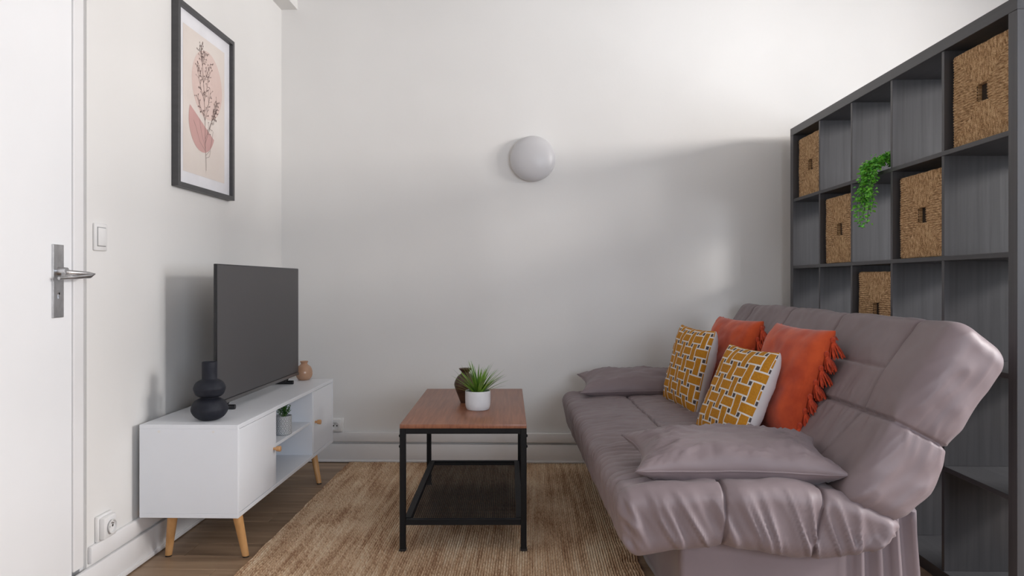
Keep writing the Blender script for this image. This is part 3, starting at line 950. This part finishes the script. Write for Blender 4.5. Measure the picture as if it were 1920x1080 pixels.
# ------------------------------------------------------------------ sofa bed
SL = 1.90
SR = R(2.2)
SO = Vector((0, 2.045, 0))
sofa = thing('sofa_bed', 'taupe quilted futon sofa bed with a reclined back and fabric skirt', 'sofa', SO, SR)


def lerp_st(st_, a):
    """catmull through stations [(a, (x,z))...]"""
    for i in range(len(st_) - 1):
        if a <= st_[i + 1][0] or i == len(st_) - 2:
            a0, p1 = st_[i]; a1_, p2 = st_[i + 1]
            u = (a - a0) / (a1_ - a0)
            p0 = st_[i - 1][1] if i > 0 else tuple(2 * p1[k] - p2[k] for k in (0, 1))
            p3 = st_[i + 2][1] if i + 2 < len(st_) else tuple(2 * p2[k] - p1[k] for k in (0, 1))
            if u < 0 or u > 1:
                return Vector((p1[0] + (p2[0] - p1[0]) * u, p1[1] + (p2[1] - p1[1]) * u))
            return Vector([.5 * ((2 * p1[k]) + (-p0[k] + p2[k]) * u + (2 * p0[k] - 5 * p1[k] + 4 * p2[k] - p3[k]) * u * u + (-p0[k] + 3 * p1[k] - 3 * p2[k] + p3[k]) * u ** 3) for k in (0, 1)])


def axis(d_, n_, seams):
    """even steps plus a few lines right at each seam"""
    keep = [q * d_ / n_ for q in range(n_ + 1)]
    for s_ in seams:
        keep = [q for q in keep if abs(q - s_) > .008] + [s_ - .007, s_ - .0035, s_, s_ + .0035, s_ + .007]
    return sorted(keep)


def mattress(name, bot, top, La, Lc, r, nseg, disp, sa=(), sv=()):
    """quilted slab: parameters a (across), v (along the sofa), c (thickness)"""
    xa, xv, xc = axis(La, nseg[0], sa), axis(SL, nseg[1], sv), axis(Lc, nseg[2], ())
    na, nv, nc = len(xa) - 1, len(xv) - 1, len(xc) - 1
    dims = (La, SL, Lc)
    vid, vs, fs = {}, [], []

    def vert(i, j, k):
        key = (i, j, k)
        if key in vid: return vid[key]
        p = Vector((xa[i], xv[j], xc[k]))
        inner = Vector([min(max(p[q], r), dims[q] - r) for q in range(3)])
        d_ = p - inner
        n_ = d_.normalized() if d_.length > 1e-9 else Vector((0, 0, 1))
        if d_.length > 1e-9:
            m_ = max(abs(d_.x), abs(d_.y), abs(d_.z))
            # blend between box and rounded
            p = inner + n_ * (m_ * 1.0 if True else 0)
        h_ = disp(p, n_, La, Lc)
        p = p + n_ * h_
        a_, c_ = p.x / La, p.z / Lc
        lo_, hi_ = lerp_st(bot, a_), lerp_st(top, a_)
        q_ = lo_ + (hi_ - lo_) * c_
        vid[key] = len(vs)
        vs.append((q_.x, p.y, q_.y))
        return vid[key]
    def quad(a_, b_, c_, d_): fs.append((vert(*a_), vert(*b_), vert(*c_), vert(*d_)))
    for i in range(na):
        for j in range(nv):
            quad((i, j, 0), (i, j + 1, 0), (i + 1, j + 1, 0), (i + 1, j, 0)); quad((i, j, nc), (i + 1, j, nc), (i + 1, j + 1, nc), (i, j + 1, nc))
    for i in range(na):
        for k in range(nc):
            quad((i, 0, k), (i + 1, 0, k), (i + 1, 0, k + 1), (i, 0, k + 1)); quad((i, nv, k), (i, nv, k + 1), (i + 1, nv, k + 1), (i + 1, nv, k))
    for j in range(nv):
        for k in range(nc):
            quad((0, j, k), (0, j, k + 1), (0, j + 1, k + 1), (0, j + 1, k)); quad((na, j, k), (na, j + 1, k), (na, j + 1, k + 1), (na, j, k + 1))
    me = bpy.data.meshes.new(name); me.from_pydata(vs, [], fs)
    me.polygons.foreach_set('use_smooth', [True] * len(me.polygons))
    return put(name, me, M['sofa'], sofa)


VSEAMS = (.215, .70, 1.185, 1.67)
def seamf(d_, deep, w1, w2, puff):
    return -deep * math.exp(-(d_ / w1) ** 2) - puff * math.exp(-d_ / w2)


def ridge(x_, y_, z_):
    return (1 - abs(fbm(x_, y_, z_)) * 2) ** 2 if abs(fbm(x_, y_, z_)) < .5 else 0


def disp_seat(p, n_, La, Lc):
    h_ = 0
    topw = max(0, n_.z); endw = abs(n_.y); fr_w = max(0, -n_.x)
    # across seams wrap over the near/far ends and the top
    for s in (.315, .605):
        d_ = abs(p.x - s)
        h_ += seamf(d_, .012, .004, .030, .009)
    # channel gathers: narrow ribs running front to back, denser on the front edge
    g = p.y * 19 + 1.9 * fbm(p.x * 3.5, p.y * 4.5, 1)
    rib = abs(math.sin(math.pi * g))
    amp = .0150 * (topw * .8 + fr_w + .15)
    amp *= 1.0 if p.y > .12 else max(0, (p.y - .02) / .10)
    amp *= .55 + .9 * abs(fbm(p.x * 4, p.y * 6, 9))
    amp *= .55 + .45 * math.exp(-max(0, p.x - .05) / .35)
    h_ += amp * (math.sqrt(rib) - .5) * (1 - endw)
    # random fabric folds
    h_ += .006 * fbm(p.x * 9, p.y * 14, p.z * 9) * (1 - endw * .6)
    h_ += .003 * fbm(p.x * 22, p.y * 40, p.z * 20) * (1 - endw)
    if endw > .2:
        dn = 1 - p.z / Lc
        # diagonal pulls in the lower half of the end
        env = (max(0, dn) ** .9) * (1 - max(0, dn) ** 6)
        f_ = fbm((p.x + p.z * .55) * 20, (p.z * .9 - p.x * .3) * 4, 3.3)
        h_ += endw * .030 * (1 - min(1, abs(f_) * 3.6)) ** 1.4 * env
        f2 = fbm((p.x + p.z * .6) * 38, (p.z * .9 - p.x * .3) * 6, 7.7)
        h_ += endw * .007 * (1 - min(1, abs(f2) * 2.5)) * env
        h_ += endw * .012 * fbm(p.x * 7, p.z * 7, 8)
        h_ -= endw * .010 * math.exp(-((p.x - .02) / .012) ** 2)
    return h_


def disp_back(p, n_, La, Lc):
    # a runs from the crease (0) up to the top edge; c from rear (0) to front (1)
    h_ = 0
    endw = abs(n_.y)
    h_ += seamf(abs(p.x - .262), .012, .0045, .045, .014)
    if p.x > .262:
        for s in VSEAMS:
            h_ += seamf(abs(p.y - s), .008, .005, .035, .006) * (1 - endw) * (0 if s < .3 else 1)
        # the near seam leans towards the end as it climbs
        h_ += seamf(abs(p.y - .215 + .02 * (p.x - .4)), .008, .005, .035, .006) * (1 - endw)
    else:
        for s in (.21, .45, .95, 1.43):
            h_ += seamf(abs(p.y - s + .3 * (p.x - .26)), .005, .005, .03, .005) * (1 - endw)
    if .215 < p.y < 1.7 and p.z > Lc * .5:
        h_ += seamf(abs(p.x - .385), .005, .005, .03, .005) * (1 - endw)
    h_ += .007 * fbm(p.x * 6, p.y * 5, p.z * 6 + 5)
    h_ += .0035 * fbm(p.x * 15, p.y * 18, p.z * 15)
    ds = abs(p.x - .262)
    h_ += .006 * math.exp(-ds / .06) * (1 - min(1, abs(fbm(p.x * 8, p.y * 26, p.z * 26)) * 3))
    if endw > .2:
        f_ = fbm(p.x * 7, p.z * 24 + p.x * 6, 6.1)
        h_ += endw * .008 * (1 - min(1, abs(f_) * 3)) * (.35 + math.exp(-p.x / .12))
    return h_


seat = mattress('seat_mattress', [(0, (.275, .235)), (.38, (.546, .262)), (.74, (.80, .228)), (1, (1.005, .262))],
                [(0, (.235, .432)), (.38, (.55, .450)), (.74, (.845, .435)), (1, (1.075, .335))], .83, .19, .050, (110, 250, 30), disp_seat, (.315, .605))
back = mattress('back_mattress', [(0, (1.045, .315)), (.25, (1.165, .43)), (.47, (1.218, .555)), (.72, (1.295, .675)), (1, (1.388, .80))],
                [(0, (.86, .395)), (.25, (.955, .52)), (.47, (1.04, .655)), (.75, (1.15, .82)), (1, (1.225, .935))], .60, .20, .062, (84, 250, 30), disp_back, (.262, .385), (.215, .70, 1.185, 1.67))
# fabric skirt around the storage base
sk = []
def skirt_pt(s_):
    pass
outl = []
u0, u1, v0, v1 = .445, 1.135, .085, SL - .06
n = 60
for k in range(n):
    q = k / n; x_ = u0 + (u1 - u0) * q
    w_ = 0
    if x_ > .90: w_ = .012 * math.sin((x_ - .90) * 2 * math.pi / .052) * min(1, (x_ - .90) / .08)
    outl.append((x_, v0, w_, 0, -1))
for k in range(50):
    outl.append((u1, v0 + (v1 - v0) * k / 50, .008 * math.sin(k * 1.9), 1, 0))
for k in range(30):
    outl.append((u1 - (u1 - u0) * k / 30, v1, 0, 0, 1))
for k in range(80):
    y_ = v1 - (v1 - v0) * k / 80
    outl.append((u0, y_, .004 * math.sin(y_ * 22) + .003 * fbm(y_ * 6, 1, 1), -1, 0))
b = B()
rings = []
for zi in range(13):
    z_ = .006 + .345 * zi / 12
    fl_ = 1 + .02 * (1 - zi / 12)
    ring = []
    for (x_, y_, w_, nx_, ny_) in outl:
        lean = .015 * (1 - zi / 12) * (1 if nx_ > 0 else 0)
        wob = w_ * (1.0 + .6 * (zi / 12)) + .003 * fbm(x_ * 7, y_ * 7, z_ * 7)
        zz = z_
        if x_ > .9 and nx_ == 0 and ny_ == -1: x2 = x_ + .03 * (1 - zi / 12) * (x_ - .9) / .235
        else: x2 = x_
        ring.append(Vector((x2 + nx_ * (wob + lean), y_ + ny_ * wob, zz)))
    rings.append(ring)
b.rings(rings)
b.build('skirt', M['skirt'], sofa, 'all')


def cushion(name, label, group, center, e1, e2, w_, h_, th, mats, seed, n=44, pinch=.06, wrinkle=.004, power=.42, parts=('cover',), edge_wr=0.0, back_th=None):
    """soft cushion: e1 along the width, e2 along the height, e1 x e2 = front"""
    e1 = Vector(e1).normalized(); e2 = Vector(e2); e2 = (e2 - e1 * e2.dot(e1)).normalized(); e3 = e1.cross(e2)
    o = bpy.data.objects.new(name, None); o.empty_display_size = .05
    mw = Matrix((e1, e2, e3)).transposed().to_4x4(); mw.translation = Vector(center)
    o.matrix_world = mw
    COL.objects.link(o); tag(o, label, 'cushion', group)
    vs, fs, mi, uvs = [], [], [], []
    ids = {}
    tab = [0]
    for k in range(200):
        q0, q1 = k / 200, (k + 1) / 200
        f0, f1 = [(max(0, 1 - q ** 4)) ** power * (.62 + .38 * (1 - q * q) ** .5) * th / 2 for q in (q0, q1)]
        tab.append(tab[-1] + math.hypot(w_ / 2 / 200, f1 - f0))

    def arc(u, d_):
        return math.copysign(tab[int(round(abs(u) * 200))] * d_ / w_, u)
    bt = back_th if back_th is not None else th
    for side in (1, -1):
        for j in range(n + 1):
            for i in range(n + 1):
                # denser towards the rims
                u = math.sin((i / n * 2 - 1) * math.pi / 2); v_ = math.sin((j / n * 2 - 1) * math.pi / 2)
                rim = i in (0, n) or j in (0, n)
                if side < 0 and rim:
                    ids[(side, i, j)] = ids[(1, i, j)]; continue
                x_ = u * w_ / 2 * (1 - pinch * (1 - v_ * v_)); y_ = v_ * h_ / 2 * (1 - pinch * (1 - u * u))
                prof_ = (max(0, 1 - u ** 4) * max(0, 1 - v_ ** 4)) ** power
                prof_ *= .62 + .38 * (1 - u * u) ** .5 * (1 - v_ * v_) ** .5
                z_ = side * (th if side > 0 else bt) / 2 * prof_
                wr = wrinkle * (fbm(u * 2.2 + seed, v_ * 2.2, side) * 1.6 + fbm(u * 5 + seed, v_ * 5, side) * .7)
                if edge_wr:
                    e_ = max(abs(u), abs(v_)); tcoord = (v_ if abs(u) > abs(v_) else u)
                    wr += edge_wr * (1 - min(1, abs(fbm(tcoord * 8 + e_ * 2 + seed, e_ * 1.5, side * 2)) * 4)) ** 1.5 * max(0, (e_ - .25) / .75) * (1 - e_ ** 8)
                z_ += side * wr * (prof_ ** .6)
                if rim:
                    z_ += .003 * fbm(x_ * 22, y_ * 22, seed)
                ids[(side, i, j)] = len(vs); vs.append((x_, y_, z_))
                uvs.append((arc(u, w_), arc(v_, h_)))
        for j in range(n):
            for i in range(n):
                q = [ids[(side, i, j)], ids[(side, i + 1, j)], ids[(side, i + 1, j + 1)], ids[(side, i, j + 1)]]
                if side < 0: q.reverse()
                fs.append(q); mi.append(0 if side > 0 else len(mats) - 1)
    me = bpy.data.meshes.new(parts[0]); me.from_pydata(vs, [], fs)
    for m_ in mats: me.materials.append(m_)
    me.polygons.foreach_set('material_index', mi)
    me.polygons.foreach_set('use_smooth', [True] * len(me.polygons))
    ul = me.uv_layers.new(name='UVMap')
    for l in me.loops: ul.data[l.index].uv = uvs[l.vertex_index]
    put(parts[0], me, None, o)
    return o, mw


def piping(o, w_, h_, pinch, r_, m_, seed, name='piping'):
    pts = []
    def P(u, v_): return Vector((u * w_ / 2 * (1 - pinch * (1 - v_ * v_)), v_ * h_ / 2 * (1 - pinch * (1 - u * u)), .003 * fbm(u * w_ * 11, v_ * h_ * 11, seed)))
    k = 18
    for q in range(k): pts.append(P(-1 + 2 * q / k, -1))
    for q in range(k): pts.append(P(1, -1 + 2 * q / k))
    for q in range(k): pts.append(P(1 - 2 * q / k, 1))
    for q in range(k): pts.append(P(-1, 1 - 2 * q / k))
    B().tube(pts, r_, 8, True).build(name, m_, o, 'all')


# arm bolsters, near and far
bo, _ = cushion('arm_cushion', 'flat taupe cushion lying on the near end of the sofa', 'taupe arm cushions', (.612, 2.262, .492), (1, .02, -.018), (-.07, 1, .18), .625, .28, .140, [M['sofa']], 1.3, 64, .13, .009, .44, edge_wr=.017)
piping(bo, .625, .28, .13, .003, M['sofa'], 1.3)
bo, _ = cushion('arm_cushion', 'flat taupe cushion lying on the far end of the sofa against the back wall', 'taupe arm cushions', (.560, 3.815, .500), (1, -.02, .02), (.02, 1, .20), .62, .30, .135, [M['sofa']], 4.7, 48, .13, .008, .46, edge_wr=.009)
piping(bo, .62, .30, .13, .003, M['sofa'], 4.7)


def from_corners(bn, bf, tn, tf):
    bn, bf, tn, tf = map(Vector, (bn, bf, tn, tf))
    c = (bn + bf + tn + tf) / 4
    e1 = ((bf - bn) + (tf - tn)) / 2
    e2 = ((tn - bn) + (tf - bf)) / 2
    # width axis from far to near, so that the front faces the room (-X)
    return c, -e1, e2


c, e1, e2 = from_corners((.745, 2.62, .43), (.665, 3.00, .43), (.885, 2.62, .765), (.825, 3.00, .765))
p1, _ = cushion('patterned_cushion', 'mustard and white weave-print cushion nearer the camera', 'mustard weave-print cushions', c, e1, e2, .39, .375, .10, [M['weaveprint'], M['cushwhite']], 2.2, 48, .05, .004, .36, edge_wr=.003, back_th=.17)
c, e1, e2 = from_corners((.735, 3.26, .435), (.665, 3.68, .44), (.815, 3.27, .80), (.765, 3.69, .805))
p2, _ = cushion('patterned_cushion', 'mustard and white weave-print cushion farther back, by the arm cushion', 'mustard weave-print cushions', c, e1, e2, .43, .385, .10, [M['weaveprint'], M['cushwhite']], 8.2, 48, .05, .004, .36, edge_wr=.003, back_th=.16)

# tassel: knot and skirt of yarn strands, hanging along -Z from the origin
def tassel_mesh(seed, ln=.055):
    r_ = random.Random(seed); b = B()
    b.lathe([(.001, .002), (.006, -.001), (.0075, -.006), (.006, -.012), (.0045, -.0145), (.0065, -.018), (.001, -.020)], 10)
    for k in range(40):
        a_ = r_.random() * 6.28; sp_ = r_.uniform(.1, 1) * .015; rr_ = .004
        p0 = Vector((math.cos(a_) * rr_, math.sin(a_) * rr_, -.015)); l_ = ln * r_.uniform(.8, 1.1)
        p1 = Vector((math.cos(a_) * (rr_ + sp_ * .6), math.sin(a_) * (rr_ + sp_ * .6), -.015 - (l_ - .015) * .5))
        p2 = Vector((math.cos(a_ + .2) * (rr_ + sp_), math.sin(a_ + .2) * (rr_ + sp_), -l_))
        b.tube([p0, p1, p2], [.0022, .0020, .0014], 4)
    me = b.mesh('tassel', False); me.materials.append(M['tassel']); return me


tms = [tassel_mesh(s) for s in range(4)]


def add_tassels(o, mw, w_, h_, pinch, seed, sides):
    r_ = random.Random(seed); inv = mw.to_3x3().inverted()
    down = inv @ Vector((0, 0, -1))
    def P(u, v_): return Vector((u * w_ / 2 * (1 - pinch * (1 - v_ * v_)), v_ * h_ / 2 * (1 - pinch * (1 - u * u)), 0))
    for side, cnt in sides:
        for k in range(cnt):
            q = -1 + 2 * (k + .5) / cnt
            if side == 'near': p = P(1, q); out = Vector((1, 0, -.25))
            elif side == 'far': p = P(-1, q); out = Vector((-1, 0, 0))
            elif side == 'bottom': p = P(q, -1); out = Vector((0, .0, 1.6))
            else: p = P(q, 1); out = Vector((0, 0, -1.5))
            d_ = (down * (1.0 if side != 'bottom' else .12) + out * (.42 + r_.uniform(-.15, .2)) + Vector((r_.uniform(-.2, .2), r_.uniform(-.2, .2), r_.uniform(-.2, .2)))).normalized()
            qn = Vector((0, 0, -1)).rotation_difference(d_)
            ob = put('tassel', tms[r_.randrange(4)], None, o, p)
            ob.rotation_euler = qn.to_euler()
            s_ = 1.3 if side == 'near' else (.8 if side == 'bottom' else .7)
            ob.scale = (s_, s_, s_)


c, e1, e2 = from_corners((.905, 2.59, .465), (.85, 2.99, .465), (1.060, 2.55, .845), (1.005, 2.97, .852))
r1, mw1 = cushion('tasselled_cushion', 'rust orange tasselled cushion nearer the camera, largest of the four', 'rust tasselled cushions', c, e1, e2, .43, .425, .135, [M['rust']], 3.1, 48, .05, .006, .36, edge_wr=.004)
add_tassels(r1, mw1, .43, .425, .05, 4, (('near', 8), ('far', 8), ('bottom', 6), ('top', 7)))
c, e1, e2 = from_corners((.885, 3.26, .46), (.80, 3.68, .46), (1.035, 3.26, .845), (.955, 3.68, .85))
r2, mw2 = cushion('tasselled_cushion', 'rust orange tasselled cushion farther back, behind the far patterned cushion', 'rust tasselled cushions', c, e1, e2, .43, .42, .135, [M['rust']], 6.1, 48, .05, .006, .36, edge_wr=.004)
add_tassels(r2, mw2, .43, .42, .05, 9, (('near', 8), ('far', 8), ('bottom', 6), ('top', 7)))
